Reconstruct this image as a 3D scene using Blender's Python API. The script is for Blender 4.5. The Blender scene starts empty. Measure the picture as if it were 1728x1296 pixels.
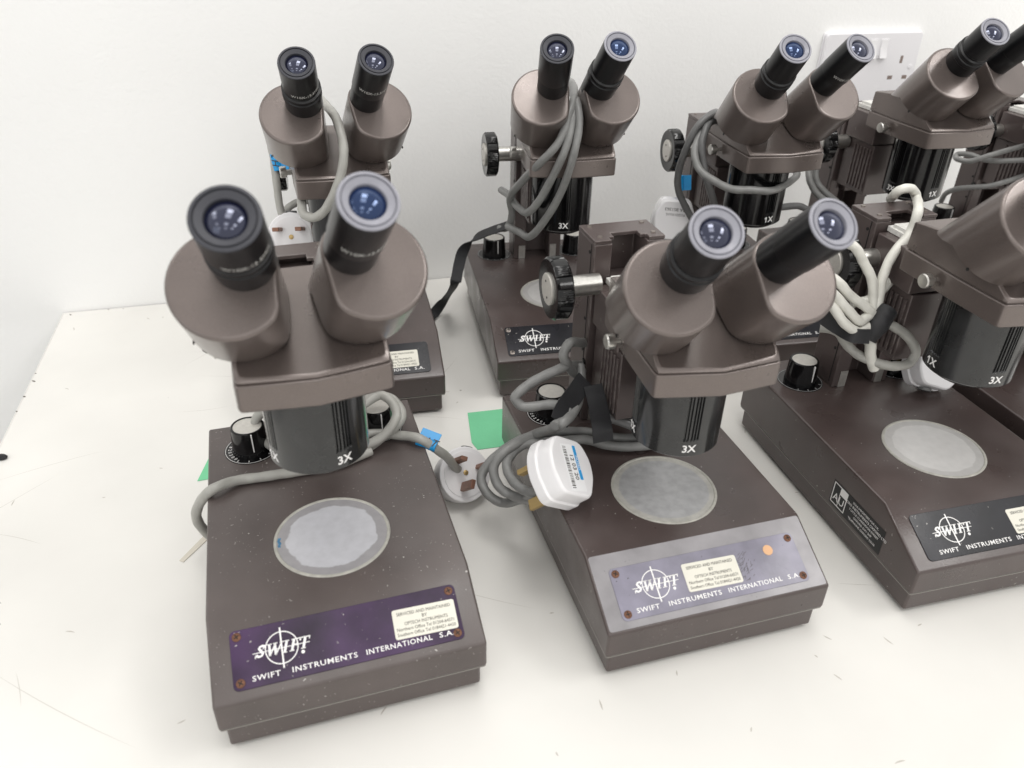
import bpy, bmesh, math, random
from mathutils import Matrix, Vector
from math import sin, cos, pi, radians
random.seed(7)
U = 0.00124                      # one drawing unit in metres
scene = bpy.context.scene
C = scene.collection

# ------------------------------------------------------------------ camera
CAM_H, CAM_F, PITCH, ROLL = 353.24, 1327.2, 0.562, 0.0212
fw = Vector((0, cos(PITCH), -sin(PITCH))); up = Vector((0, sin(PITCH), cos(PITCH))); rt = Vector((1, 0, 0))
cx_ = rt*cos(ROLL) + up*sin(ROLL); cy_ = up*cos(ROLL) - rt*sin(ROLL)
cam_data = bpy.data.cameras.new('camera'); cam = bpy.data.objects.new('camera', cam_data); C.objects.link(cam)
M = Matrix.Identity(4)
for i in range(3):
    M[i][0] = cx_[i]; M[i][1] = cy_[i]; M[i][2] = -fw[i]
M[2][3] = CAM_H*U
cam.matrix_world = M
cam_data.sensor_width = 36; cam_data.lens = 36*CAM_F/1728
cam_data.clip_start = 0.02; cam_data.clip_end = 60
cam_data.dof.use_dof = True; cam_data.dof.focus_distance = 0.66; cam_data.dof.aperture_fstop = 9
scene.camera = cam
scene.view_settings.view_transform = 'Standard'; scene.view_settings.look = 'None'
scene.view_settings.gamma = 1; scene.view_settings.exposure = .05
scene.render.engine = 'CYCLES'

# ------------------------------------------------------------------ light
world = bpy.data.worlds.new('World'); scene.world = world; world.use_nodes = True
wn = world.node_tree; wn.nodes['Background'].inputs[0].default_value = (1.0, .985, .96, 1)
wn.nodes['Background'].inputs[1].default_value = 0.90
def area(name, loc, size, power, color=(1, .985, .96), target=None, sy=None):
    l = bpy.data.lights.new(name, 'AREA'); l.energy = power; l.color = color
    l.shape = 'RECTANGLE'; l.size = size; l.size_y = sy or size
    o = bpy.data.objects.new(name, l); C.objects.link(o); o.location = loc
    if target is not None:
        o.rotation_euler = (Vector(target)-Vector(loc)).to_track_quat('-Z', 'Y').to_euler()
    return o
for ix, lx in enumerate((-1.5, .1, 1.7)):
    for iy, ly in enumerate((-1.5, -.1, 1.0 if False else -2.9)):
        area('ceiling_or_added_panel_light', (lx, ly, 2.0), .58, (2.6, 4.4, 8.5)[ix])
area('ceiling_or_added_panel_light', (-1.5, .55, 2.0), .5, 6)
area('ceiling_or_added_panel_light', (.1, .55, 2.0), .5, 8)
area('ceiling_or_added_panel_light', (1.7, .45, 2.0), .5, 11)  # extra panel, added to brighten the wall and the right side
area('window_light', (-1.9, -2.4, 1.3), 1.5, 5, (.86, .93, 1), (.1, .9, .25), 1.2)

# ------------------------------------------------------------------ materials
def lin(c):
    return tuple(((x/255+.055)/1.055)**2.4 if x > 10 else x/255/12.92 for x in c)
def mat(name, col, rough=.5, metal=0, coat=0, noise=0, nscale=40, bump=0, bscale=300, speck=0, speckcol=(.5, .48, .45), speckscale=330, rvar=0, spec=.5, flake=0, coatr=.1, wear=0):
    m = bpy.data.materials.new(name); m.use_nodes = True; nt = m.node_tree; b = nt.nodes['Principled BSDF']
    b.inputs['Base Color'].default_value = (*col, 1); b.inputs['Roughness'].default_value = rough; b.inputs['Metallic'].default_value = metal
    b.inputs['Coat Weight'].default_value = coat; b.inputs['Coat Roughness'].default_value = coatr; b.inputs['Specular IOR Level'].default_value = spec
    tc = nt.nodes.new('ShaderNodeTexCoord')
    def N(scale, detail=4):
        n = nt.nodes.new('ShaderNodeTexNoise'); n.inputs['Scale'].default_value = scale; n.inputs['Detail'].default_value = detail
        nt.links.new(tc.outputs['Object'], n.inputs['Vector']); return n
    out = None
    if noise:
        n = N(nscale, 6); mr = nt.nodes.new('ShaderNodeMapRange'); mr.inputs[1].default_value = .3; mr.inputs[2].default_value = .7
        mr.inputs[3].default_value = 1-noise; mr.inputs[4].default_value = 1+noise
        nt.links.new(n.outputs['Fac'], mr.inputs[0])
        mx = nt.nodes.new('ShaderNodeVectorMath'); mx.operation = 'SCALE'; mx.inputs[0].default_value = col
        nt.links.new(mr.outputs[0], mx.inputs['Scale']); out = mx.outputs[0]
    if flake:
        n = N(2600, 1); mr = nt.nodes.new('ShaderNodeMapRange'); mr.inputs[1].default_value = .3; mr.inputs[2].default_value = .7
        mr.inputs[3].default_value = 1-flake; mr.inputs[4].default_value = 1+flake; nt.links.new(n.outputs['Fac'], mr.inputs[0])
        mx = nt.nodes.new('ShaderNodeVectorMath'); mx.operation = 'SCALE'; mx.inputs[0].default_value = col
        if out: nt.links.new(out, mx.inputs[0])
        nt.links.new(mr.outputs[0], mx.inputs['Scale']); out = mx.outputs[0]
    if speck:
        v = nt.nodes.new('ShaderNodeTexVoronoi'); v.inputs['Scale'].default_value = speckscale
        n0 = N(60, 3); ad = nt.nodes.new('ShaderNodeVectorMath'); ad.operation = 'ADD'
        sc = nt.nodes.new('ShaderNodeVectorMath'); sc.operation = 'SCALE'; sc.inputs['Scale'].default_value = .02
        nt.links.new(n0.outputs['Color'], sc.inputs[0]); nt.links.new(tc.outputs['Object'], ad.inputs[0]); nt.links.new(sc.outputs[0], ad.inputs[1])
        nt.links.new(ad.outputs[0], v.inputs['Vector'])
        # only a random share of the cells carries a speck, each with its own size
        sx = nt.nodes.new('ShaderNodeSeparateColor'); nt.links.new(v.outputs['Color'], sx.inputs[0])
        mr = nt.nodes.new('ShaderNodeMapRange'); mr.inputs[1].default_value = 1-speck; mr.inputs[2].default_value = 1
        mr.inputs[3].default_value = 0; mr.inputs[4].default_value = .21; nt.links.new(sx.outputs[0], mr.inputs[0])
        lt = nt.nodes.new('ShaderNodeMath'); lt.operation = 'LESS_THAN'
        nt.links.new(v.outputs['Distance'], lt.inputs[0]); nt.links.new(mr.outputs[0], lt.inputs[1])
        mm = nt.nodes.new('ShaderNodeMath'); mm.operation = 'MULTIPLY'; nt.links.new(lt.outputs[0], mm.inputs[0])
        pn = N(34, 3); pr_ = nt.nodes.new('ShaderNodeMapRange'); pr_.inputs[1].default_value = .42; pr_.inputs[2].default_value = .62; nt.links.new(pn.outputs['Fac'], pr_.inputs[0]); pm = nt.nodes.new('ShaderNodeMath'); pm.operation = 'MULTIPLY'; nt.links.new(pr_.outputs[0], pm.inputs[0]); nt.links.new(sx.outputs[1], pm.inputs[1]); nt.links.new(pm.outputs[0], mm.inputs[1])
        mix = nt.nodes.new('ShaderNodeMix'); mix.data_type = 'RGBA'; nt.links.new(mm.outputs[0], mix.inputs[0])
        mix.inputs[6].default_value = (*col, 1); mix.inputs[7].default_value = (*speckcol, 1)
        if out: nt.links.new(out, mix.inputs[6])
        out = mix.outputs[2]
    if out: nt.links.new(out, b.inputs['Base Color'])
    if wear:        # paint rubbed thin along the edges, broken up by noise
        bv = nt.nodes.new('ShaderNodeBevel'); bv.samples = 4; bv.inputs['Radius'].default_value = .0011
        ge = nt.nodes.new('ShaderNodeNewGeometry'); dt = nt.nodes.new('ShaderNodeVectorMath'); dt.operation = 'DOT_PRODUCT'
        nt.links.new(bv.outputs[0], dt.inputs[0]); nt.links.new(ge.outputs['Normal'], dt.inputs[1])
        mr = nt.nodes.new('ShaderNodeMapRange'); mr.inputs[1].default_value = .995; mr.inputs[2].default_value = .90; mr.inputs[3].default_value = 0; mr.inputs[4].default_value = wear
        nt.links.new(dt.outputs['Value'], mr.inputs[0]); n = N(170, 5); mn = nt.nodes.new('ShaderNodeMapRange'); mn.inputs[1].default_value = .42; mn.inputs[2].default_value = .6
        nt.links.new(n.outputs['Fac'], mn.inputs[0]); mu = nt.nodes.new('ShaderNodeMath'); mu.operation = 'MULTIPLY'; nt.links.new(mr.outputs[0], mu.inputs[0]); nt.links.new(mn.outputs[0], mu.inputs[1])
        mix = nt.nodes.new('ShaderNodeMix'); mix.data_type = 'RGBA'; nt.links.new(mu.outputs[0], mix.inputs[0]); mix.inputs[6].default_value = (*col, 1)
        if out: nt.links.new(out, mix.inputs[6])
        mix.inputs[7].default_value = (.40, .36, .34, 1); out = mix.outputs[2]
        nt.links.new(out, b.inputs['Base Color'])
    if rvar:
        n = N(28, 5); mr = nt.nodes.new('ShaderNodeMapRange'); mr.inputs[1].default_value = .3; mr.inputs[2].default_value = .7
        mr.inputs[3].default_value = max(.03, rough-rvar); mr.inputs[4].default_value = rough+rvar
        nt.links.new(n.outputs['Fac'], mr.inputs[0]); nt.links.new(mr.outputs[0], b.inputs['Roughness'])
    if bump:
        n = N(bscale, 3); bp = nt.nodes.new('ShaderNodeBump'); bp.inputs['Strength'].default_value = bump; bp.inputs['Distance'].default_value = .0006
        nt.links.new(n.outputs['Fac'], bp.inputs['Height']); nt.links.new(bp.outputs[0], b.inputs['Normal'])
    return m
HEAD = mat('satin_bronze_paint', (.150, .124, .114), .30, .5, .35, .06, 30, .12, 1500, flake=.12, rvar=.06, coatr=.14)
BASE = mat('brown_enamel', (.064, .047, .044), .34, 0, .25, .14, 25, .15, 900, speck=.28, rvar=.10, coatr=.2, wear=.6)
BASEG = mat('brown_enamel_dusty', (.085, .068, .064), .40, 0, .15, .14, 25, .15, 900, speck=1.0, speckscale=370, rvar=.09, coatr=.25, wear=.6)
PILL = mat('pillar_paint', (.088, .068, .065), .34, .2, .15, .08, 25, .12, 1200, speck=.12, rvar=.07, wear=.6)
BLACK = mat('black_anodised', (.005, .005, .0055), .13, 0, .1, .2, 60, .05, 500, rvar=.05, coatr=.08, spec=.4)
BLACKG = mat('black_anodised_greyer', (.019, .0195, .020), .17, 0, .25, .3, 40, .05, 500, rvar=.08, coatr=.1)  # greyer variant of the black, used on the front row turrets
DIALM = mat('dial_print_grey', (.42, .42, .42), .5)
LIP_GLINT = mat('lip_highlight', (.26, .245, .225), .4)  # pale tone stands in for the bevel highlight along the base joint
BLACKM = mat('black_matt', (.006, .006, .007), .32, 0, 0, .1, 60, .1, 900, spec=.35)
RIM = mat('eyepiece_rim_grey', (.25, .25, .285), .5, .0, .1, .06, 200, .1, 900)
RIMD = mat('eyepiece_rim_dark', (.035, .036, .045), .55, 0, 0, .06, 200, .1, 900)
CHROME = mat('turned_aluminium', (.55, .54, .51), .3, .9, 0, .1, 300, .05, 900)
CAP = mat('knob_cap_brushed', (.62, .60, .56), .42, .6, 0, .06, 400, .1, 900)
WHITE = mat('white_print', (.82, .81, .80), .5)
INK = mat('black_print', (.04, .035, .03), .6)
PLATE = mat('nameplate_black', (.010, .010, .014), .3, 0, 0, .3, 50, .05, 300, speck=.25, rvar=.06, spec=.25)
PLATEP = mat('nameplate_violet', (.036, .017, .050), .38, 0, .1, .85, 20, .08, 300, speck=.5, rvar=.1, spec=.2)
PLATEG = mat('nameplate_worn_sheen', (.20, .19, .245), .42, 0, .1, .22, 45, .15, 400, speck=.2, speckcol=(.02, .02, .02), rvar=.1)  # worn plate, its grey lightened to paint in the ceiling reflection
WORN_SHEEN = mat('worn_grey_sheen_front', (.245, .235, .245), .4, .1, 0, .2, 40, .12, 500, speck=.15, speckcol=(.03, .03, .03), rvar=.1)  # pale grey has the ceiling reflection on the slope painted in
STICK = mat('cream_sticker', (.70, .68, .60), .6, noise=.03)
RUST = mat('rusty_screw', (.16, .075, .045), .55, .5, noise=.3, nscale=500)
STEEL = mat('steel_screw', (.25, .22, .2), .35, .8)
WPLAS = mat('white_plastic', (.78, .77, .78), .32, 0, .1, .03, 30)
PINS = mat('brass_pin_brown', (.25, .13, .09), .42, .5, 0, .2, 200)
BRASS = mat('brass_pin', (.5, .36, .16), .4, .7)
CORD = mat('grey_cord_rubber', (.21, .21, .205), .42, 0, .05, .12, 120, .2, 700)
CORDD = mat('dark_grey_cord', (.13, .13, .13), .4, 0, .05, .12, 120, .2, 700)
CORDP = mat('cream_grey_cord', (.64, .63, .58), .4, 0, .05, .08, 120, .2, 700)
CORDM = mat('pale_grey_cord', (.34, .335, .31), .42, 0, .05, .08, 120, .2, 700)
STRAP = mat('black_velcro', (.012, .012, .014), .55, bump=.6, bscale=2500)
TAPE = mat('blue_tape', (.015, .30, .66), .38, noise=.06)
PAPER = mat('green_paper', (.17, .54, .30), .8, bump=.2, bscale=500, noise=.04)
DARK = mat('dark_slot', (.006, .006, .006), .7)
PURPLE_GLASS = mat('coated_lens_glass', (.008, .009, .022), .03, 0, 1, coatr=.02)
BLUE_GLASS = mat('blue_coated_lens_glass', (.01, .02, .05), .03, 0, 1, coatr=.02)
for m_, t_ in ((PURPLE_GLASS, (.75, .8, 1, 1)), (BLUE_GLASS, (.3, .6, 1, 1))):
    b_ = m_.node_tree.nodes['Principled BSDF']; b_.inputs['Specular Tint'].default_value = t_; b_.inputs['Coat Tint'].default_value = t_; b_.inputs['IOR'].default_value = 1.55

# frosted stage glass with a cloudy centre and a dirty ring
def stage_mat(name, c_in, c_ring, edge, warp, seed, blotch=.12):
    m = bpy.data.materials.new(name); m.use_nodes = True; nt = m.node_tree; b = nt.nodes['Principled BSDF']
    tc = nt.nodes.new('ShaderNodeTexCoord'); mp = nt.nodes.new('ShaderNodeMapping'); mp.inputs['Location'].default_value = (seed, seed*2, 0)
    nt.links.new(tc.outputs['Object'], mp.inputs[0])
    n = nt.nodes.new('ShaderNodeTexNoise'); n.inputs['Scale'].default_value = 95; n.inputs['Detail'].default_value = 6; nt.links.new(mp.outputs[0], n.inputs['Vector'])
    ln = nt.nodes.new('ShaderNodeVectorMath'); ln.operation = 'LENGTH'; nt.links.new(tc.outputs['Object'], ln.inputs[0])
    ma = nt.nodes.new('ShaderNodeMath'); ma.operation = 'MULTIPLY_ADD'; nt.links.new(n.outputs['Fac'], ma.inputs[0]); ma.inputs[1].default_value = warp*U; nt.links.new(ln.outputs['Value'], ma.inputs[2])
    mr = nt.nodes.new('ShaderNodeMapRange'); nt.links.new(ma.outputs[0], mr.inputs[0]); mr.inputs[1].default_value = (edge-.4)*U; mr.inputs[2].default_value = (edge+.4)*U
    n2 = nt.nodes.new('ShaderNodeTexNoise'); n2.inputs['Scale'].default_value = 130; n2.inputs['Detail'].default_value = 8; nt.links.new(mp.outputs[0], n2.inputs['Vector'])
    cr = nt.nodes.new('ShaderNodeMapRange'); nt.links.new(n2.outputs['Fac'], cr.inputs[0]); cr.inputs[1].default_value = .35; cr.inputs[2].default_value = .65; cr.inputs[3].default_value = 1-blotch; cr.inputs[4].default_value = 1+blotch
    mix = nt.nodes.new('ShaderNodeMix'); mix.data_type = 'RGBA'; nt.links.new(mr.outputs[0], mix.inputs[0]); mix.inputs[6].default_value = (*c_in, 1); mix.inputs[7].default_value = (*c_ring, 1)
    sc = nt.nodes.new('ShaderNodeVectorMath'); sc.operation = 'SCALE'; nt.links.new(mix.outputs[2], sc.inputs[0]); nt.links.new(cr.outputs[0], sc.inputs['Scale'])
    nt.links.new(sc.outputs[0], b.inputs['Base Color']); b.inputs['Roughness'].default_value = .3
    return m
ST_A = stage_mat('stage_cloudy', (.50, .50, .53), (.31, .30, .31), 27.0, 6, .13, .05)
ST_B = stage_mat('stage_dirty', (.36, .36, .365), (.42, .41, .38), 27.2, 2, .4, .11)
ST_C = stage_mat('stage_clean', (.56, .55, .54), (.46, .45, .44), 26.5, 4, .8, .04)
ST_RIM = mat('stage_rim', (.42, .41, .37), .45, noise=.15, nscale=200)

# ------------------------------------------------------------------ mesh helpers (drawing units)
def obj(name, bm, m, parent=None, bevel=0, seg=2, smooth=35, loc=None, rot=None, label=None):
    bmesh.ops.recalc_face_normals(bm, faces=bm.faces)
    me = bpy.data.meshes.new(name); 
    bmesh.ops.scale(bm, vec=(U, U, U), verts=bm.verts)
    bm.to_mesh(me); bm.free()
    me.materials.append(m)
    o = bpy.data.objects.new(name, me); C.objects.link(o)
    if parent is not None: o.parent = parent
    if loc is not None: o.location = Vector(loc)*U
    if rot is not None: o.rotation_euler = rot
    for p in me.polygons: p.use_smooth = True
    if bevel:
        b = o.modifiers.new('bevel', 'BEVEL'); b.width = bevel*U; b.segments = seg; b.limit_method = 'ANGLE'; b.angle_limit = radians(28); b.harden_normals = True
    me.set_sharp_from_angle(angle=radians(smooth))
    if label: o['label'] = label
    return o
def empty(name, loc, rz=0, label=None, cat=None, group=None):
    o = bpy.data.objects.new(name, None); C.objects.link(o); o.location = Vector(loc)*U; o.rotation_euler = (0, 0, rz)
    o.empty_display_size = .02
    tag(o, label, cat, group); return o
def tag(o, label=None, cat=None, group=None, kind=None):
    if label: o['label'] = label
    if cat: o['category'] = cat
    if group: o['group'] = group
    if kind: o['kind'] = kind
    return o
def box(bm, x0, x1, y0, y1, z0, z1, mtx=None):
    vs = [bm.verts.new((x, y, z)) for z in (z0, z1) for y in (y0, y1) for x in (x0, x1)]
    for f in ((0, 1, 3, 2), (4, 6, 7, 5), (0, 4, 5, 1), (2, 3, 7, 6), (0, 2, 6, 4), (1, 5, 7, 3)): bm.faces.new([vs[i] for i in f])
    if mtx is not None: bmesh.ops.transform(bm, matrix=mtx, verts=vs)
    return vs
def loft(bm, rings, cap=True, mtx=None):
    allv = []
    R = []
    for r in rings:
        vs = [bm.verts.new(p) for p in r]; R.append(vs); allv += vs
    n = len(R[0])
    for a, b in zip(R, R[1:]):
        for i in range(n): bm.faces.new((a[i], a[(i+1) % n], b[(i+1) % n], b[i]))
    if cap: bm.faces.new(R[0][::-1]); bm.faces.new(R[-1])
    if mtx is not None: bmesh.ops.transform(bm, matrix=mtx, verts=allv)
    return allv
def lathe(bm, prof, seg=48, mtx=None, cap=True):
    return loft(bm, [[(r*cos(2*pi*i/seg), r*sin(2*pi*i/seg), z) for i in range(seg)] for r, z in prof], cap, mtx)
def prism(bm, poly, z0, z1, mtx=None):
    return loft(bm, [[(x, y, z) for x, y in poly] for z in (z0, z1)], True, mtx)
def rrect(x0, x1, y0, y1, r, n=5):
    pts = []
    for cx, cy, a0 in ((x1-r, y1-r, 0), (x0+r, y1-r, pi/2), (x0+r, y0+r, pi), (x1-r, y0+r, 3*pi/2)):
        for i in range(n+1):
            a = a0+pi/2*i/n; pts.append((cx+r*cos(a), cy+r*sin(a)))
    return pts
def spline(P, n=10):
    P = [Vector(p) for p in P]
    Q = [P[0]*2-P[1]]+P+[P[-1]*2-P[-2]]; out = []
    for i in range(1, len(Q)-2):
        p0, p1, p2, p3 = Q[i-1:i+3]
        # centripetal-ish: plain Catmull-Rom with chord-limited tangents
        d = (p2-p1).length
        m1 = (p2-p0); m1 = m1*(d/max(1e-6, (p2-p1).length+(p1-p0).length)); m2 = (p3-p1); m2 = m2*(d/max(1e-6, (p3-p2).length+(p2-p1).length))
        for k in range(n):
            t = k/n; out.append((2*t**3-3*t**2+1)*p1+(t**3-2*t**2+t)*m1+(-2*t**3+3*t**2)*p2+(t**3-t**2)*m2)
    out.append(P[-1]); return out
def sweep(bm, pts, r, seg=12, n=10, prof=None, twist=None):
    pts = spline(pts, n); T = []
    if prof is None:
        ph = sum(pts[0]); pts = [q+Vector((sin(i*.23+ph), cos(i*.31+ph), sin(i*.27+ph*2)))*.38 for i, q in enumerate(pts)]
    for i in range(len(pts)):
        T.append((pts[min(i+1, len(pts)-1)]-pts[max(i-1, 0)]).normalized())
    nrm = T[0].orthogonal().normalized(); rings = []
    for i, p in enumerate(pts):
        if i:
            ax = T[i-1].cross(T[i])
            if ax.length > 1e-7:
                nrm = Matrix.Rotation(T[i-1].angle(T[i]), 3, ax.normalized()) @ nrm
        bn = T[i].cross(nrm)
        if prof is None: rings.append([p+(nrm*cos(2*pi*k/seg)+bn*sin(2*pi*k/seg))*r*(1+.03*sin(i*.9+k)) for k in range(seg)])
        else:
            tw = twist(i/(len(pts)-1)) if twist else 0
            rings.append([p+(nrm*cos(tw)+bn*sin(tw))*a+(bn*cos(tw)-nrm*sin(tw))*b for a, b in prof])
    loft(bm, rings)
def text_bm(bm, s, size, mtx=None, shear=0, offset=0, align='CENTER', space=1.0, wrap=None, xs=1.0, th=.12):
    """lettering as real thin geometry; wrap=(radius, z) bends it round a cylinder"""
    cu = bpy.data.curves.new('t', 'FONT'); cu.body = s; cu.size = size; cu.shear = shear; cu.offset = offset; cu.align_x = align; cu.align_y = 'CENTER'
    cu.space_character = space; cu.resolution_u = 2; cu.extrude = th
    o = bpy.data.objects.new('t', cu); C.objects.link(o)
    dg = bpy.context.evaluated_depsgraph_get(); dg.update(); me = bpy.data.meshes.new_from_object(o.evaluated_get(dg))
    n0 = len(bm.verts); bm.from_mesh(me); bm.verts.ensure_lookup_table(); vs = bm.verts[n0:]
    for v in vs: v.co.x *= xs
    if wrap:
        r, z = wrap
        for v in vs:
            a = v.co.x/r; rr = r+v.co.z
            v.co = Vector((rr*sin(a), -rr*cos(a), z+v.co.y))
    if mtx is not None: bmesh.ops.transform(bm, matrix=mtx, verts=vs)
    bpy.data.objects.remove(o); bpy.data.curves.remove(cu); bpy.data.meshes.remove(me)
    return vs
T = Matrix.Translation
def Rm(a, ax): return Matrix.Rotation(a, 4, ax)

# ------------------------------------------------------------------ pixel-to-world helper for laying out cords (photo pixels + a real distance)
def ray(u, v):
    return fw + cx_*((u-864)/CAM_F) + cy_*((648-v)/CAM_F)
def atz(u, v, z):
    D = ray(u, v); o = Vector((0, 0, CAM_H)); return o+D*((z-CAM_H)/D.z)
def aty(u, v, y):
    D = ray(u, v); o = Vector((0, 0, CAM_H)); return o+D*(y/D.y)
def atd(u, v, dist):      # dist = depth along the camera axis
    return Vector((0, 0, CAM_H))+ray(u, v)*dist

# ------------------------------------------------------------------ setting
TH = .267
tx, ty = Vector((cos(TH), sin(TH), 0)), Vector((-sin(TH), cos(TH), 0))
CORNER = Vector((-432.7, 672.5, 0))
def table_material():
    m = mat('table_laminate', (.705, .692, .66), .38, 0, 0, .05, 6, .04, 900, rvar=.08)
    nt = m.node_tree; b = nt.nodes['Principled BSDF']; src = b.inputs['Base Color'].links[0].from_socket
    tc = nt.nodes.new('ShaderNodeTexCoord')
    def dark(fac, colr):
        nonlocal src
        mix = nt.nodes.new('ShaderNodeMix'); mix.data_type = 'RGBA'; nt.links.new(fac, mix.inputs[0]); nt.links.new(src, mix.inputs[6]); mix.inputs[7].default_value = (*colr, 1); src = mix.outputs[2]
    # sparse little scuffs
    v = nt.nodes.new('ShaderNodeTexVoronoi'); v.inputs['Scale'].default_value = 21; nt.links.new(tc.outputs['Object'], v.inputs['Vector'])
    sx = nt.nodes.new('ShaderNodeSeparateColor'); nt.links.new(v.outputs['Color'], sx.inputs[0])
    mr = nt.nodes.new('ShaderNodeMapRange'); mr.inputs[1].default_value = .72; mr.inputs[2].default_value = 1; mr.inputs[3].default_value = 0; mr.inputs[4].default_value = .03; nt.links.new(sx.outputs[0], mr.inputs[0])
    lt = nt.nodes.new('ShaderNodeMath'); lt.operation = 'LESS_THAN'; nt.links.new(v.outputs['Distance'], lt.inputs[0]); nt.links.new(mr.outputs[0], lt.inputs[1])
    m2 = nt.nodes.new('ShaderNodeMath'); m2.operation = 'MULTIPLY'; nt.links.new(lt.outputs[0], m2.inputs[0]); m2.inputs[1].default_value = .7
    dark(m2.outputs[0], (.22, .19, .16))
    nt.links.new(src, b.inputs['Base Color']); return m
TABLE = table_material()
WALL = mat('painted_wall', (.88, .88, .87), .75, 0, 0, .012, 6, .5, 260)
EDGE = mat('table_edge_band', (.62, .61, .58), .5, noise=.06)
# table top: one slab, its back edge against the wall
tbl = empty('table', CORNER, TH, 'white laminate table top standing against the wall under all the microscopes', 'table')
bm = bmesh.new(); box(bm, 0, 1900, -1150, 0, -22, 0); obj('tabletop', bm, TABLE, tbl, .6, 2)
bm = bmesh.new(); box(bm, -1.2, 0.02, -1150, -.5, -21.5, -.4); obj('edge_band', bm, EDGE, tbl)
for i in range(2):
    for j in range(2):
        bm = bmesh.new(); box(bm, 60+i*1740, 95+i*1740, -1100+j*1000, -1065+j*1000, -590, -22.2); obj('leg', bm, CHROME, tbl)
# chips along the left and back edges where the laminate broke away
chip = mat('exposed_chipboard', (.10, .085, .07), .8)
bm = bmesh.new()
for u, v, s in ((57, 643, 3.2), (41, 669, 2.6), (60, 630, 1.6), (119, 531, 2.4), (28, 694, 1.8), (183, 522, 1.8), (208, 521, 1.2)):
    p = atz(u, v, .15); lathe(bm, [(s*.5, -.1), (s*.45, .06)], 7, T(p) @ Rm(1.1, 'Z') @ Matrix.Diagonal((.5, 1.3, 1, 1)))
chips = obj('edge_chip', bm, chip, None); chips.parent = tbl; chips.matrix_parent_inverse = (T(CORNER*U) @ Rm(TH, 'Z')).inverted()
# hairline scratches in the laminate
def hairlines(name, n, l0, l1, w, colr, seed, fixed=()):
    rnd = random.Random(seed); bm = bmesh.new()
    items = [(Vector((rnd.uniform(8, 900), rnd.uniform(-640, -8), 0)), rnd.uniform(0, pi), rnd.uniform(l0, l1), rnd.uniform(-.5, .5)) for _ in range(n)]
    for p, a, L, cv in items:
        k = 8; pr = None
        for i in range(k+1):
            t = i/k-.5; q = p+Vector((cos(a), sin(a), 0))*L*t+Vector((-sin(a), cos(a), 0))*cv*L*.25*t*t*4*.5
            nn = Vector((-sin(a), cos(a), 0))*w*(1-abs(2*t)**2)*.5
            cur = (bm.verts.new(q+nn+Vector((0, 0, .03))), bm.verts.new(q-nn-Vector((0, 0, -.03))))
            if pr and i: bm.faces.new((pr[0], pr[1], cur[1], cur[0]))
            pr = cur
    return tag(obj(name, bm, mat(name, colr, .6), tbl), kind='stuff')
hairlines('scratch', 48, 25, 120, .34, (.50, .48, .44), 5)
hairlines('scuff', 110, 2, 7, .8, (.45, .42, .38), 9)
# wall
bm = bmesh.new(); box(bm, -1600, 2600, 1.2, 40, -620, 1700)
w = obj('wall', bm, WALL, None); w.location = CORNER*U; w.rotation_euler = (0, 0, TH); tag(w, 'plain off white painted wall behind the table', 'wall', kind='structure')
bm = bmesh.new(); box(bm, -1600, 2600, -3000, 1, -640, -620)
fl = obj('floor', bm, mat('floor_vinyl', (.45, .45, .44), .6, noise=.05), None); fl.location = CORNER*U; fl.rotation_euler = (0, 0, TH); tag(fl, kind='structure')

SILV = mat('silver_print', (.5, .49, .47), .5)
SLIDE = mat('white_slide', (.66, .65, .62), .5, noise=.1, nscale=300)
# ------------------------------------------------------------------ the microscope
DH, Z1, Z2, Z3, SL, INS = 99.7, 18.2, 35.1, 54.84, 37.8, 2.7
CY, CR, CZ = -23.56, 24.27, 114.2
BZ0, BZ1 = 164.2, 177.4
SLOPE = math.hypot(SL, Z3-Z2); SA = math.atan2(Z3-Z2, SL)
FRONT = T((0, -DH, Z2)) @ Rm(SA, 'X')          # frame of the sloping front: x right, y up the slope, z out

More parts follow.
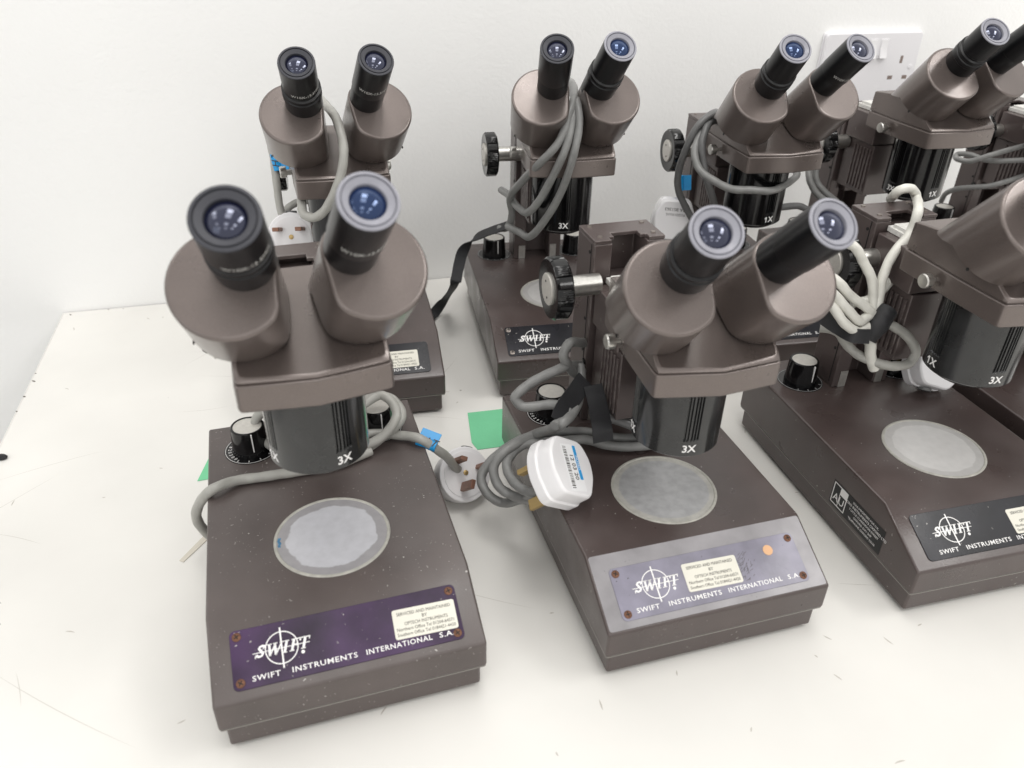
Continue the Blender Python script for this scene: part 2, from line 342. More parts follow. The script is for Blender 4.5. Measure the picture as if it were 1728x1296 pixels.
def lettering_word(bm, s, x0, x1, y, h, zoff=.55, off=.14):
    """one word stretched between x0 and x1"""
    vs = text_bm(bm, s, h*1.30, offset=off*h/3*.25, align='LEFT', th=.03, space=1.12)
    xs = [v.co.x for v in vs]; a, b = min(xs), max(xs)
    k = (x1-x0)/(b-a)
    for v in vs: v.co.x = x0+(v.co.x-a)*k; v.co.y += y; v.co.z += zoff
    return vs
def logo_bm(bm, cx, cy):
    z = .55
    def bar(x0, y0, x1, y1, w, zz=z):
        d = Vector((x1-x0, y1-y0, 0)); n = Vector((-d.y, d.x, 0)).normalized()*w/2; p, q = Vector((x0, y0, 0)), Vector((x1, y1, 0))
        prism(bm, [(p+n)[:2], (p-n)[:2], (q-n)[:2], (q+n)[:2]], zz, zz+.1)
    for i in range(64):                                                # ring
        a0, a1 = 2*pi*i/64, 2*pi*(i+1)/64
        prism(bm, [(cx+7.75*cos(a0), cy+7.75*sin(a0)), (cx+7.75*cos(a1), cy+7.75*sin(a1)), (cx+7.25*cos(a1), cy+7.25*sin(a1)), (cx+7.25*cos(a0), cy+7.25*sin(a0))], z, z+.1)
    bar(cx, cy-9.6, cx, cy+9.6, .75, z+.02); bar(cx-13.4, cy-.2, cx+13, cy-.2, .35, z+.04)
    # slab-serif slanted letters S W I F T
    H = 5.6; y0 = cy-H/2; s = .30
    def P(x, y): return (x+(y)*s, y0+y)
    def B(x, ya, x2, yb, w): a = P(x, ya); b = P(x2, yb); bar(a[0], a[1], b[0], b[1], w, z+.06)
    vs = text_bm(bm, 'S', H*1.38, shear=.3, offset=.16, th=.05, xs=1.05)
    for v in vs: v.co.x += cx-10.4; v.co.y += cy; v.co.z += z+.06
    B(cx-12.5, .2, cx-12.5, 1.7, .45); B(cx-9.6, 3.9, cx-9.6, 5.4, .45)
    x = cx-7.2
    B(x, H, x+1.5, 0, 1.1); B(x+1.5, 0, x+3.0, H, .55); B(x+2.6, H, x+4.2, 0, 1.1); B(x+4.2, 0, x+5.9, H, .55)
    B(x-1.0, H-.2, x+1.2, H-.2, .45); B(x+1.9, H-.2, x+3.8, H-.2, .45); B(x+4.9, H-.2, x+6.8, H-.2, .45)
    x = cx+1.0; B(x, 0, x, H, 1.15); B(x-1.1, .2, x+1.1, .2, .45); B(x-1.1, H-.2, x+1.1, H-.2, .45)
    x = cx+4.4; B(x, 0, x, H, 1.15); B(x-1.1, .2, x+1.1, .2, .45); B(x-1.1, H-.25, x+3.0, H-.25, .5); B(x, 2.9, x+1.9, 2.9, .5); B(x+2.9, H, x+2.9, H-1.4, .45); B(x+1.8, 2.1, x+1.8, 3.7, .4)
    x = cx+9.7; B(x, 0, x, H, 1.15); B(x-1.1, .2, x+1.1, .2, .45); B(x-2.2, H-.25, x+2.2, H-.25, .5); B(x-2.1, H, x-2.1, H-1.5, .45); B(x+2.1, H, x+2.1, H-1.5, .45)
    lathe(bm, [(.85, z), (.85, z+.1)], 14, T((cx+9.4, cy-4.2, 0)))

def smooth_flat(x, lim):
    """soft minimum used for the flattened inner side of a prism housing"""
    k = 3.6; d = x-lim
    return lim if d > k else (x if d < -k else x-(d+k)**2/(4*k))
HR = 22.9
def housing_section(sg, s=1.0, n=64):
    pts = []
    for i in range(n):
        a = 2*pi*i/n; x, y = HR*cos(a), HR*sin(a)
        xi = -sg*x                                     # positive towards the middle of the head
        x = -sg*smooth_flat(xi, 18.8); pts.append((x*1.0, y))
    if s: 
        out = []
        for x, y in pts:
            r = math.hypot(x, y); f = (r-s)/r; out.append((x*f, y*f))
        pts = out
    return pts

def microscope(x, y, wz, zf, hw, lL=0, lR=0, ip=0, t3=-6, label='', plate=PLATE, stage=ST_C, base=BASE, sticker=None, ring=('L',), front=None,
               screws=RUST, serial=None, rims=(RIM, RIM), etext=('', ''), erL=11.45, parts='all', lens=(0, 0), mark_stage=False, kcap=(0, 0), rightcaps=True, pillar_label=False, turret=BLACK):
    root = empty('microscope', (x, y, 0), wz, label, 'microscope', 'brown stereo microscopes standing in two rows on the table')
    # base: upper shell with the sloping front, plinth, feet
    bm = bmesh.new()
    prof = [(-DH, Z1), (-DH, Z2), (-DH+SL, Z3), (DH, Z3), (DH, Z1)]
    loft(bm, [[(xx, a, b) for a, b in prof] for xx in (-65, 65)])
    b = obj('base', bm, base, root, 1.5, 3, 30)
    bm = bmesh.new(); prism(bm, [(-65+INS, -DH+INS), (65-INS, -DH+INS), (65-INS, DH-INS), (-65+INS, DH-INS)], 2.2, Z1-.02); obj('plinth', bm, base, b, 1.6, 3)
    bm = bmesh.new(); prism(bm, rrect(-64.6, 64.6, -DH+.4, DH-.4, 1.2, 3), Z1-.55, Z1-.03); obj('lip_highlight', bm, LIP_GLINT, b)  # thin pale ring, a painted highlight between shell and plinth
    for fx in (-50, 50):
        for fy in (-84, 84):
            bm = bmesh.new(); lathe(bm, [(6, 0.02), (6.5, 2.25)], 20); obj('rubber_foot', bm, BLACKM, b, loc=(fx, fy, 0))
    if front:
        bm = bmesh.new(); prism(bm, rrect(-63.6, 63.6, 1.4, SLOPE-1.2, 1.5), -.2, .12, FRONT); obj('worn_front_sheen', bm, front, b)  # overlay that paints the ceiling sheen onto the sloping front
    # stage plate
    bm = bmesh.new(); lathe(bm, [(29.2, .02), (29.2, .38), (29.6, .75), (30.6, .75), (31.0, .4), (31.0, .02)], 72, cap=False); st = obj('stage_rim', bm, ST_RIM, root, loc=(0, -22.07, Z3))
    bm = bmesh.new(); lathe(bm, [(29.4, .03), (29.4, .35)], 72); sp = obj('stage_plate', bm, stage, root, loc=(0, -22.07, Z3))
    if mark_stage:
        bm = bmesh.new(); prism(bm, [(-29.0+.6*abs(sin(k)), 3+k*1.2) for k in range(-4, 3)]+[(-27.2-.5*cos(k*2), 3+k*1.2) for k in range(2, -5, -1)], .36, .42); obj('blue_smudge', bm, mat('blue_ink_smudge', (.05, .17, .30), .4, noise=.3, nscale=400), sp)
    # nameplate
    bm = bmesh.new(); prism(bm, rrect(-55, 55, 5.1, 33, 2.6), .0, .5, FRONT); pl = obj('nameplate', bm, plate, root, .15, 1)
    bm = bmesh.new(); O = FRONT @ T((-55, 5.1, 0))
    logo_bm(bm, 23.2, 15.4)
    for wd, a, c in (('SWIFT', 8.6, 21.4), ('INSTRUMENTS', 26.8, 57.3), ('INTERNATIONAL', 61.6, 94), ('S.A.', 97.6, 105)): lettering_word(bm, wd, a, c, 3.9, 2.7)
    bmesh.ops.transform(bm, matrix=O, verts=bm.verts); obj('lettering', bm, WHITE, pl)
    if screws:
        for sx in (3.3, 106.7):
            for sy in (3.2, 24.7):
                bm = bmesh.new(); lathe(bm, [(2.1, .45), (2.1, .8), (1.5, 1.15), (.01, 1.25)], 20, O @ T((sx, sy, 0)), cap=False)
                bm2 = bmesh.new()
                s_ = obj('screw', bm, screws, pl)
                a_ = random.random()*pi
                for q in (0, pi/2): box(bm2, -1.25, 1.25, -.22, .22, 1.0+.02*q, 1.3+.02*q, O @ T((sx, sy, 0)) @ Rm(a_+q, 'Z'))
                # the cross recess: dark inlay on the screw head
                k_ = obj('screw_slot', bm2, DARK, pl)
    if sticker:
        sx, sy, sw, sh, rot = sticker
        S = O @ T((sx, sy, .52)) @ Rm(rot, 'Z')
        bm = bmesh.new(); prism(bm, rrect(-sw/2, sw/2, -sh/2, sh/2, 1.2), 0, .2, S); stk = obj('service_sticker', bm, STICK, pl)
        bm = bmesh.new()
        for ln, (s_, hw_, dx) in enumerate((('SERVICED AND MAINTAINED', 13.6, 0), ('BY', 1.3, 0), ('OPTECH INSTRUMENTS', 10.9, .5), ('Northern Office Tel 01204-64571', 14.3, 0), ('Southern Office Tel 0184421-4420', 14.6, 0))):
            vs = text_bm(bm, s_, 2.35, th=.03); xs_ = [v.co.x for v in vs]; k = 2*hw_/(max(xs_)-min(xs_))
            for v in vs: v.co.x = v.co.x*k+dx; v.co.y += sh/2-2.6-ln*(sh-4.6)/4; v.co.z += .24
        bmesh.ops.transform(bm, matrix=S, verts=bm.verts); obj('sticker_lettering', bm, INK, pl)
    # dimmer knobs with their dials
    for sg in (-1, 1):
        kx, ky = 39.3*sg, 70.5
        bm = bmesh.new(); lathe(bm, [(11.2, .3), (11.0, 4), (10.1, 17), (9.5, 17.6), (8.9, 17.6), (8.7, 16.9), (.01, 16.9)], 40, cap=False); kn = obj('dimmer_knob', bm, BLACK, root, loc=(kx, ky, Z3+.2))
        bm = bmesh.new(); lathe(bm, [(8.6, 16.92), (8.5, 17.15), (.01, 17.2)], 36, cap=False); obj('knob_cap', bm, CAP, kn)
        bm = bmesh.new(); box(bm, -.32, .32, -11.15, -9.9, 4.5, 17, Matrix.Identity(4) @ Rm(.18, 'Z')); obj('pointer_line', bm, WHITE, kn)
        bm = bmesh.new(); lathe(bm, [(16, .05), (16, .35)], 48); dl = obj('dial', bm, BLACK, root, loc=(kx, ky, Z3))
        bm = bmesh.new(); lathe(bm, [(15.5, .36), (15.5, .45), (15.25, .45), (15.25, .36)], 64, cap=False)
        for a_ in (-2.2, -1.7, -1.2, -.7): box(bm, 13, 14.6, -.2, .2, .36, .46, Rm(a_, 'Z'))
        if serial and sg < 0:
            for i, ch in enumerate(serial):
                text_bm(bm, ch, 2.9, Rm(radians(-100-20*0+ (i-3)*-10.5) - pi/2*0, 'Z') @ T((0, 13.0, .42)) if False else Rm(radians(58+i*12.5), 'Z') @ T((0, 12.9, .42)) @ Rm(pi, 'Z'), th=.03)
        obj('dial_marks', bm, DIALM if not serial else WHITE, dl)
    # pillar: an upright channel, open at the front, closed by a top plate
    bm = bmesh.new()
    W_, yb, yf, zt = 22.35, 84, 56.7, 181.0
    pil = [(-W_, yf), (-W_, yb), (W_, yb), (W_, yf), (11, yf), (11, yb-9), (-11, yb-9), (-11, yf)]
    prism(bm, pil, Z3+.1, zt-2.4); p = obj('pillar', bm, PILL, root, .9, 2)
    bm = bmesh.new()
    prism(bm, [(-W_, yf), (-W_, yb), (W_, yb), (W_, yf), (12, yf), (12, yf+5), (8.5, yf+5), (8.5, yf+11), (-8.5, yf+11), (-8.5, yf+5), (-12, yf+5), (-12, yf)], zt-2.38, zt); obj('top_plate', bm, BASEG if base is BASEG else PILL, p, .5, 2)
    for sg in (-1, 1):
        bm = bmesh.new(); box(bm, sg*W_-.25 if sg < 0 else W_-.2, sg*W_+.2 if sg < 0 else W_+.25, yf+4.1, yf+4.7, Z3+3, zt-3)
        obj('cover_seam', bm, DARK, p)
    for sg in (-1, 1):
        for zz in (172, 150, 128, 106, 84):
            bm = bmesh.new(); lathe(bm, [(1.1, 0), (1.1, .4)], 12, T((sg*W_, yf+6.6, zz)) @ Rm(pi/2*sg, 'Y')); obj('cover_screw', bm, DARK, p)
        bm = bmesh.new(); lathe(bm, [(2.3, 0), (2.3, 1.0), (1.2, 1.05)], 16, T((sg*W_, yf+2.4, 99)) @ Rm(pi/2*sg, 'Y')); obj('cover_screw', bm, BLACK, p)
        for yy in (62, 79):
            bm = bmesh.new(); lathe(bm, [(1.6, 0), (1.4, .7)], 14, T((sg*17, yy+.5, zt))); obj('cover_screw', bm, STEEL, p)
        bm = bmesh.new(); box(bm, min(sg*12, sg*18), max(sg*12, sg*18), yf-.6, yf-.05, Z3+.2, Z3+13); obj('guide_strip', bm, CHROME, p)
    if serial == 'T820290':
        bm = bmesh.new(); lathe(bm, [(5.2, 0), (5.0, 1.6), (3.6, 1.8), (3.4, .2), (.01, .2)], 28, T((-W_, 66, 82)) @ Rm(-pi/2, 'Y'), cap=False); obj('cord_grommet', bm, BLACKM, p)
    # carriage sliding in the channel with ribbed cheeks and its white slide
    cz = zf
    bm = bmesh.new(); box(bm, -10.6, 10.6, 50, 74, 92, 172); box(bm, -18.5, 18.5, 14, 54.5, 100, 146); box(bm, -21, 21, 15, 54.6, 146.5, 171.5); ca = obj('carriage', bm, PILL, root, .8, 2, loc=(0, 0, cz))
    for sg in (-1, 1):
        for i in range(6):
            bm = bmesh.new(); box(bm, min(sg*18.4, sg*19.8), max(sg*18.4, sg*19.8), 16+i*4.4, 18.4+i*4.4, 104, 142); obj('rib', bm, PILL, ca, .35, 1)
    bm = bmesh.new(); box(bm, -14, 14, 36, 56, 171.6, 175.2); box(bm, -12.5, 12.5, 38, 53, 175.0, 177.4); obj('slide_block', bm, SLIDE, ca, .4, 2)
    # focus knob
    for sg in (-1,):
        F = T((0, 52, 156.4)) @ Rm(pi/2*sg, 'Y')
        bm = bmesh.new(); lathe(bm, [(6.3, 20), (6.3, 41.0), (7.2, 41.1), (7.2, 42)], 32, F); fk = obj('focus_knob', bm, CHROME, root)
        bm = bmesh.new(); seg = 160; rings = []
        for r0, z0, kn in ((8, 41.4, 0), (17.2, 41.4, 0), (18.6, 42.6, 1), (18.6, 50.2, 1), (17.4, 51.6, 0), (10.4, 51.2, 0), (10.0, 50.8, 0)):
            rr = []
            for i in range(seg):
                a = 2*pi*i/seg; blk = (i//10) % 2
                r = r0-(.55 if kn and blk == 0 and i % 2 == 0 else 0)-(.5 if kn and i % 20 == 0 else 0)
                rr.append((r*cos(a), r*sin(a), z0))
            rings.append(rr)
        loft(bm, rings, True, F); obj('knob_wheel', bm, BLACK, fk, smooth=40)
        bm = bmesh.new(); lathe(bm, [(9.6, 50.7), (9.6, 52.1), (9.0, 52.6), (.01, 52.75)], 36, F, cap=False)
        obj('knob_cap', bm, CAP, fk)
        bm = bmesh.new(); 
        for q in (1, -1): lathe(bm, [(.7, 52.6), (.7, 52.9)], 10, F @ T((q*4.6, 1.5*q, 0)))
        obj('cap_hole', bm, DARK, fk)
    # ---- head, turning on the carriage
    hl, hr_ = (0, CY, zf), (0, 0, hw)
    bm = bmesh.new()
    band = [(-32.4, -36.5), (-30, -37.1), (0, -41.4), (30, -37.1), (32.4, -36.5), (33.2, -34), (33.0, 0), (31.5, 41), (-31.5, 41), (-33.0, 0), (-33.2, -34)]
    prism(bm, band, BZ0, BZ1); hd = obj('head_band', bm, HEAD, root, 1.1, 3, loc=hl, rot=hr_)
    bm = bmesh.new()                                   # lid with a roof that rises to the back
    lidp = band[:6]+[(33.15, -6)]+band[6:8]+[(12, 41), (-12, 41)]+band[8:10]+[(-33.15, -6)]+band[10:]
    def inset(k): return [(px*(1-k/33), py*(1-k/40)) for px, py in lidp]
    def roofz(px, py): return max(BZ1+2.1, min(BZ1+1.8+(py+37)*.66, 199.6-(py+6)*.115))
    r0 = [(px, py, BZ1+.75) for px, py in inset(.5)]
    r1 = [(px*.985, py*.99, roofz(px, py)-.7) for px, py in inset(.5)]
    r2 = [(px*.95, py*.965, roofz(px, py*.97)) for px, py in inset(.9)]
    loft(bm, [[(px, py, BZ1-.5) for px, py in inset(1.4)], [(px, py, BZ1+.85) for px, py in inset(1.4)], r0, r1, r2]); obj('head_lid', bm, HEAD, root, .5, 2, 25, loc=hl, rot=hr_)
    for sg in (-1, 1):
        bm = bmesh.new(); lathe(bm, [(1.4, 0), (1.4, 3.4), (4.0, 3.6), (4.2, 4.2), (4.2, 7.6), (3.7, 8.3), (.01, 8.4)], 28, T((sg*32.8, 11.5, (BZ0+BZ1)/2-.5)) @ Rm(pi/2*sg, 'Y'), cap=False); obj('thumb_screw', bm, CHROME, root, loc=hl, rot=hr_)
    # turret column with groups of flutes, alternately marked
    bm = bmesh.new(); seg = 360; zt, zb = BZ0+1, CZ
    fl_z0 = CZ+11
    def rad(i, z):
        a = (i-(t3*seg/360)) % (seg/4); a = a*360/seg; a = a if a < 45 else a-90
        if abs(a) < 11 and z > fl_z0+.01 and int((a+11)//2.2) % 2 == 1: return CR-1.1
        return CR
    rings = []
    for z, dr in ((zb, -3.2), (zb+.5, -1.2), (zb+1.6, 0), (fl_z0, 0), (fl_z0+.8, 0), (zt, 0)):
        rings.append([((rad(i, z)+dr)*sin(2*pi*i/seg), -(rad(i, z)+dr)*cos(2*pi*i/seg), z) for i in range(seg)])
    loft(bm, [r for r in rings]); col = obj('lens_turret', bm, turret, root, smooth=25, loc=hl, rot=hr_)
    bm = bmesh.new(); lathe(bm, [(20, zb+.05), (19, zb-2.2), (17, zb-3.4), (15.5, zb-3.4), (15.2, zb-2.2), (.01, zb-2)], 48, cap=False); obj('objective_lens', bm, BLACK, root, loc=hl, rot=hr_)
    bm = bmesh.new()
    for k, s_ in enumerate(('3X', '1X', '3X', '1X')):
        if s_ == '3X': text_bm(bm, s_, 6.4, Rm(radians(t3-90*k), 'Z'), offset=.10, wrap=(CR+.08, zb+6.2), th=.08, xs=1.0)
        else:
            text_bm(bm, 'X', 6.4, Rm(radians(t3-90*k+3.8), 'Z'), offset=.10, wrap=(CR+.08, zb+6.2), th=.08)
            Q = Rm(radians(t3-90*k-5.8), 'Z') @ T((0, -CR-.1, zb+6.2))
            box(bm, -.38, .38, -.1, .12, -2.25, 2.25, Q); box(bm, -.38, .38, -.12, .1, -1.0, 1.0, Q @ T((-.75, 0, 1.45)) @ Rm(radians(42), 'Y'))
    obj('turret_marking', bm, WHITE, col)
    # prism housings and eyepieces
    tilt, toe = .785, .093
    for sg in (-1, 1):
        ax = Vector((sg*sin(toe), -sin(tilt)*cos(toe), cos(tilt)*cos(toe)))
        e1 = Vector((ax.y*1.0, -ax.x, 0)).normalized(); 
        if e1.x < 0: e1 = -e1
        e2 = ax.cross(e1); 
        if e2.z < 0: e2 = -e2
        F = Matrix.Identity(4)
        cc = Vector((sg*(27.68+ip), -35.3, 222.57))
        for i in range(3): F[i][0] = e1[i]; F[i][1] = e2[i]; F[i][2] = ax[i]; F[i][3] = cc[i]
        # the drum stands on the roof: cut to the front slope and to the flatter rear part
        def half(front_):
            q = bmesh.new(); rings = []
            for z, s_ in ((-60, 0), (-2.0, 0), (-1.5, 0), (-.75, .2), (-.2, .75), (0, 1.5), (0, 2.0), (0, 4.0)): rings.append([(a, b_, z) for a, b_ in housing_section(sg, s_)])
            loft(q, rings, True, F)
            cuts = [((0, -6, 190), (0, -1, 0) if front_ else (0, 1, 0)), ((0, -37, BZ1+1.2), (0, -.66, 1)) if front_ else ((0, -6, 199.0), (0, .115, 1))]
            for co, no in cuts: bmesh.ops.bisect_plane(q, geom=q.verts[:]+q.edges[:]+q.faces[:], plane_co=Vector(co), plane_no=Vector(no).normalized(), clear_inner=True)
            return q
        bm = half(True); q = half(False); me_ = bpy.data.meshes.new('tmp'); q.to_mesh(me_); q.free(); bm.from_mesh(me_); bpy.data.meshes.remove(me_)
        bmesh.ops.remove_doubles(bm, verts=bm.verts, dist=.01)
        bmesh.ops.holes_fill(bm, edges=[e for e in bm.edges if e.is_boundary], sides=0)
        ho = obj('prism_housing', bm, HEAD, root, smooth=40, loc=hl, rot=hr_)
        bm = bmesh.new(); lathe(bm, [(.9, 0), (.9, .5)], 10, F @ T((sg*19.6, -12.2, -33)) @ Rm(radians(0), 'Z') @ Rm(pi/2*sg, 'Y') @ Rm(0, 'X')); obj('grub_screw', bm, DARK, ho)
        G = F @ T((sg*-6.72, 8.43, 0))
        Lr = lL if sg < 0 else lR; L = 41.7+Lr; er = erL if sg < 0 else 11.45
        side = 'L' if sg < 0 else 'R'
        bm = bmesh.new()
        if side in ring:
            pr = [(12.2, -6), (12.2, 9.0), (12.7, 9.6), (12.7, 13.0), (11.9, 13.6), (11.9, 14.6), (12.5, 15.2), (12.5, 17.0), (11.2, 17.6), (11.0, 18.6), (er, 19.2)]
        else: pr = [(11.1, -6), (11.1, 14.0), (11.4, 14.2), (er, 14.4)]
        pr += [(er, L-.8), (er-.3, L-1.0), (6.2, L-4.5)]
        lathe(bm, pr, 56, G, cap=False); ey = obj('eyepiece', bm, BLACKM, root, smooth=28, loc=hl, rot=hr_)
        rm_ = rims[0] if sg < 0 else rims[1]
        k = er/11.45
        bm = bmesh.new(); lathe(bm, [(er-.05, L-.9), (er-.1, L-.15), (er-.6, L+.1), (10.2*k, L+.1), (10.0*k, L-.8), (9.55*k, L-.8), (9.4*k, L+.0), (7.0*k, L-1.0), (6.8*k, L-1.4), (6.7*k, L-3.5)], 56, G, cap=False); obj('eye_rim', bm, rm_, ey, smooth=28)
        R_ = 10.5; rr = 6.75*k; z0_ = L-1.9-math.sqrt(R_*R_-rr*rr)
        bm = bmesh.new(); lathe(bm, [(max(.01, rr*(1-i/10)), z0_-.6+math.sqrt(R_*R_-(rr*(1-i/10))**2)) for i in range(11)], 40, G, cap=False)
        obj('eye_lens', bm, BLUE_GLASS if lens[0 if sg < 0 else 1] else PURPLE_GLASS, ey, smooth=80)
        et = etext[0 if sg < 0 else 1]
        if et:
            s_, ang, zz = et
            bm = bmesh.new(); text_bm(bm, s_, 3.3, G @ Rm(radians(ang), 'Z'), wrap=(er+.06, zz), th=.05); obj('eyepiece_marking', bm, SILV, ey)
    return root

W10 = 'W10X-15.5MM'
mA = microscope(-102.3, 336.9, .316, 2.0, .038, -2.6, -.2, .2, 22, 'front left microscope with violet nameplate and dusty base', plate=PLATEP, stage=ST_A, base=BASEG,
    sticker=(92.3, 13.3, 31.5, 14.6, -.02), serial='T820300', rims=(RIMD, RIM), etext=((W10, 25, 22), (W10, 0, 20)), erL=12.3, lens=(0, 1), mark_stage=True, turret=BLACKG)
mB = microscope(84.4, 382.5, .296, -17.35, -.057, -.9, -1.3, 2.1, -6, 'microscope with worn nameplate greyed by painted sheen bearing a small orange dot', plate=PLATEG, stage=ST_B, front=WORN_SHEEN,
    sticker=(56, 14.6, 32, 15.2, -.02), serial='T820290', screws=RUST, turret=BLACKG)
mC = microscope(265.0, 429.2, .262, 1.2, .029, 0, 0, 0, -8, 'front row microscope at right with clean pale stage glass and cream cord behind its head', stage=ST_C, sticker=(79, 13.5, 32, 15, 0), screws=None, turret=BLACKG)
mD = microscope(-137.35, 597.3, .229, 2.8, .097, .3, .6, .3, -6, 'back row microscope farthest left with cream cord looped between its housings', rims=(RIMD, RIMD), sticker=(85, 13.4, 33, 15, 0), screws=None, etext=((W10, 20, 22), (W10, -5, 22)))
mE = microscope(32.4, 646.3, .197, 5.5, -.043, 1.1, 3.3, -3.0, -6, 'back row microscope with grey cord draped in three strands between its eyepieces', ring=('R',), rims=(RIMD, RIM), lens=(0, 1), screws=STEEL)
mF = microscope(195.9, 671.1, .199, 5.0, .049, 1.2, .4, 1.7, 97, 'back row microscope with dark cord wrapped round its turret, left of the socket', etext=('', (W10, 0, 20)), lens=(1, 0))
mG = microscope(345.7, 713.1, .281, 15.6, .02, -3.2, 0, -2.6, 93, 'microscope before the right edge of the wall socket, with its head raised')
mH = microscope(519, 767, .28, 3, .02, 0, 0, 0, -6, 'back row microscope cut by the right photo edge, only ribbed pillar and knob showing')
mI = microscope(408, 467, .262, 1, .0, 0, 0, 0, -6, 'front row microscope at the far right with only a dark base corner showing')
# orange dot on the grey nameplate, maker's label on the side of the base at right
plB = [c for c in mB.children if c.name.startswith('nameplate')][0]
bm = bmesh.new(); lathe(bm, [(2.9, .5), (2.8, .75)], 32, FRONT @ T((-55+92.5, 5.1+20.5, 0))); obj('orange_dot', bm, mat('orange_sticker', (.68, .40, .22), .6), plB)
bm = bmesh.new(); rnd = random.Random(3)
for i in range(46):                                   # glue-scraped scratches beside the sticker
    a = rnd.uniform(-.5, 1.0); px, py = -55+72+rnd.gauss(3.2, 2.2), 5.1+rnd.uniform(7, 22); L = rnd.uniform(.8, 3)
    box(bm, -L/2, L/2, -.09, .09, .5, .53+i*.0006, FRONT @ T((px, py, 0)) @ Rm(a+.6, 'Z'))
obj('scrape_marks', bm, INK, plB)
bC = [c for c in mC.children if c.name.startswith('base')][0]
SIDE = T((-65.02, 0, 0)) @ Matrix(((0, 0, -1, 0), (-1, 0, 0, 0), (0, 1, 0, 0), (0, 0, 0, 1)))   # x runs towards the front, y up, z out
bm = bmesh.new(); box(bm, 19, 70, 21, 39, 0, .12, SIDE); lb = obj('maker_label', bm, BLACKM, bC)
bm = bmesh.new()
for a in ((20, 34, 37.4, 38), (20, 34, 22.6, 23.2), (20, 20.7, 22.6, 38), (33.3, 34, 22.6, 38), (27, 33.4, 32.5, 37.5), (26.8, 27.2, 22.8, 38)): box(bm, a[0], a[1], a[2], a[3], .12, .2, SIDE)
text_bm(bm, 'AU', 8, SIDE @ T((27, 28, .2)), th=.03); lgo = obj('emblem', bm, WHITE, lb)
bm = bmesh.new()
for i, s_ in enumerate(('SOLE IMPORTERS FOR U.K.', 'MICRO INSTRUMENTS OXFORD LTD', '7 LITTLE CLARENDON STREET', 'OXFORD OX1 2HP', 'TELEPHONE OXFORD 53236')):
    vs = text_bm(bm, s_, 2.5 if i == 1 else 2.1, SIDE @ T((52, 36.2-i*3, .2)), th=.02)
obj('label_lettering', bm, WHITE, lb)

# ------------------------------------------------------------------ cords
MS = dict(A=(-102.3, 336.9, .316), B=(84.4, 382.5, .296), C=(265.0, 429.2, .262), D=(-137.35, 597.3, .229), E=(32.4, 646.3, .197), F=(195.9, 671.1, .199), G=(345.7, 713.1, .281), H=(519, 767, .28))
def aly(u, v, s, ly):                       # where the sight line meets the plane "local y = ly" of one microscope
    x, y, w = MS[s]; n = Vector((-sin(w), cos(w), 0)); c = n.dot(Vector((x, y, 0)))+ly
    D = ray(u, v); return Vector((0, 0, CAM_H))+D*(c/n.dot(D))
def route(L, k=None):
    out = []
    for q in L:
        if len(q) == 3: out.append(atz(*q) if not k else aly(q[0], q[1], k, q[2]))
        elif q[2] == 'z': out.append(atz(q[0], q[1], q[3]))
        else: out.append(aly(q[0], q[1], q[2], q[3]))
    return out
def lead(label, group='mains leads of the microscopes'):
    return empty('power_cable', (0, 0, 0), 0, label, 'power cable', group)
def cord(root, pts, m, r=3.0, name='cord'):
    bm = bmesh.new(); sweep(bm, pts, r, 14, 10); return obj(name, bm, m, root, smooth=60)
def strap(root, pts, w, m=STRAP, name='strap', tw=None, t=.8):
    bm = bmesh.new(); sweep(bm, pts, 1, 4, 10, prof=[(w/2, t/2), (-w/2, t/2), (-w/2, -t/2), (w/2, -t/2)], twist=tw); return obj(name, bm, m, root, smooth=50)
def ribbon(root, pts, w, wd, m=STRAP, name='strap', t=.9):
    pts = spline(pts, 10); bm = bmesh.new(); rings = []
    for i, p in enumerate(pts):
        tt = (pts[min(i+1, len(pts)-1)]-pts[max(i-1, 0)]).normalized(); d = Vector(wd(i/(len(pts)-1)) if callable(wd) else wd); d = (d-tt*d.dot(tt)).normalized(); n = tt.cross(d)
        rings.append([p+d*w/2+n*t/2, p-d*w/2+n*t/2, p-d*w/2-n*t/2, p+d*w/2-n*t/2])
    loft(bm, rings); return obj(name, bm, m, root, smooth=50)
def frame(o, zdir, ydir):
    z = Vector(zdir).normalized(); y = (Vector(ydir)-z*Vector(ydir).dot(z)).normalized(); x = y.cross(z)
    Mx = Matrix.Identity(4)
    for i in range(3): Mx[i][0] = x[i]; Mx[i][1] = y[i]; Mx[i][2] = z[i]; Mx[i][3] = o[i]
    return Mx
def round_poly(P, r, n=4):
    out = []
    for i, p in enumerate(P):
        p = Vector((*p, 0)); a = Vector((*P[i-1], 0)); b = Vector((*P[(i+1) % len(P)], 0)); ra = min(r, (a-p).length*.45); rb = min(r, (b-p).length*.45)
        A = p+(a-p).normalized()*ra; B = p+(b-p).normalized()*rb
        for k in range(n+1):
            t = k/n; q = A*(1-t)**2+p*2*t*(1-t)+B*t*t; out.append((q.x, q.y))
    return out
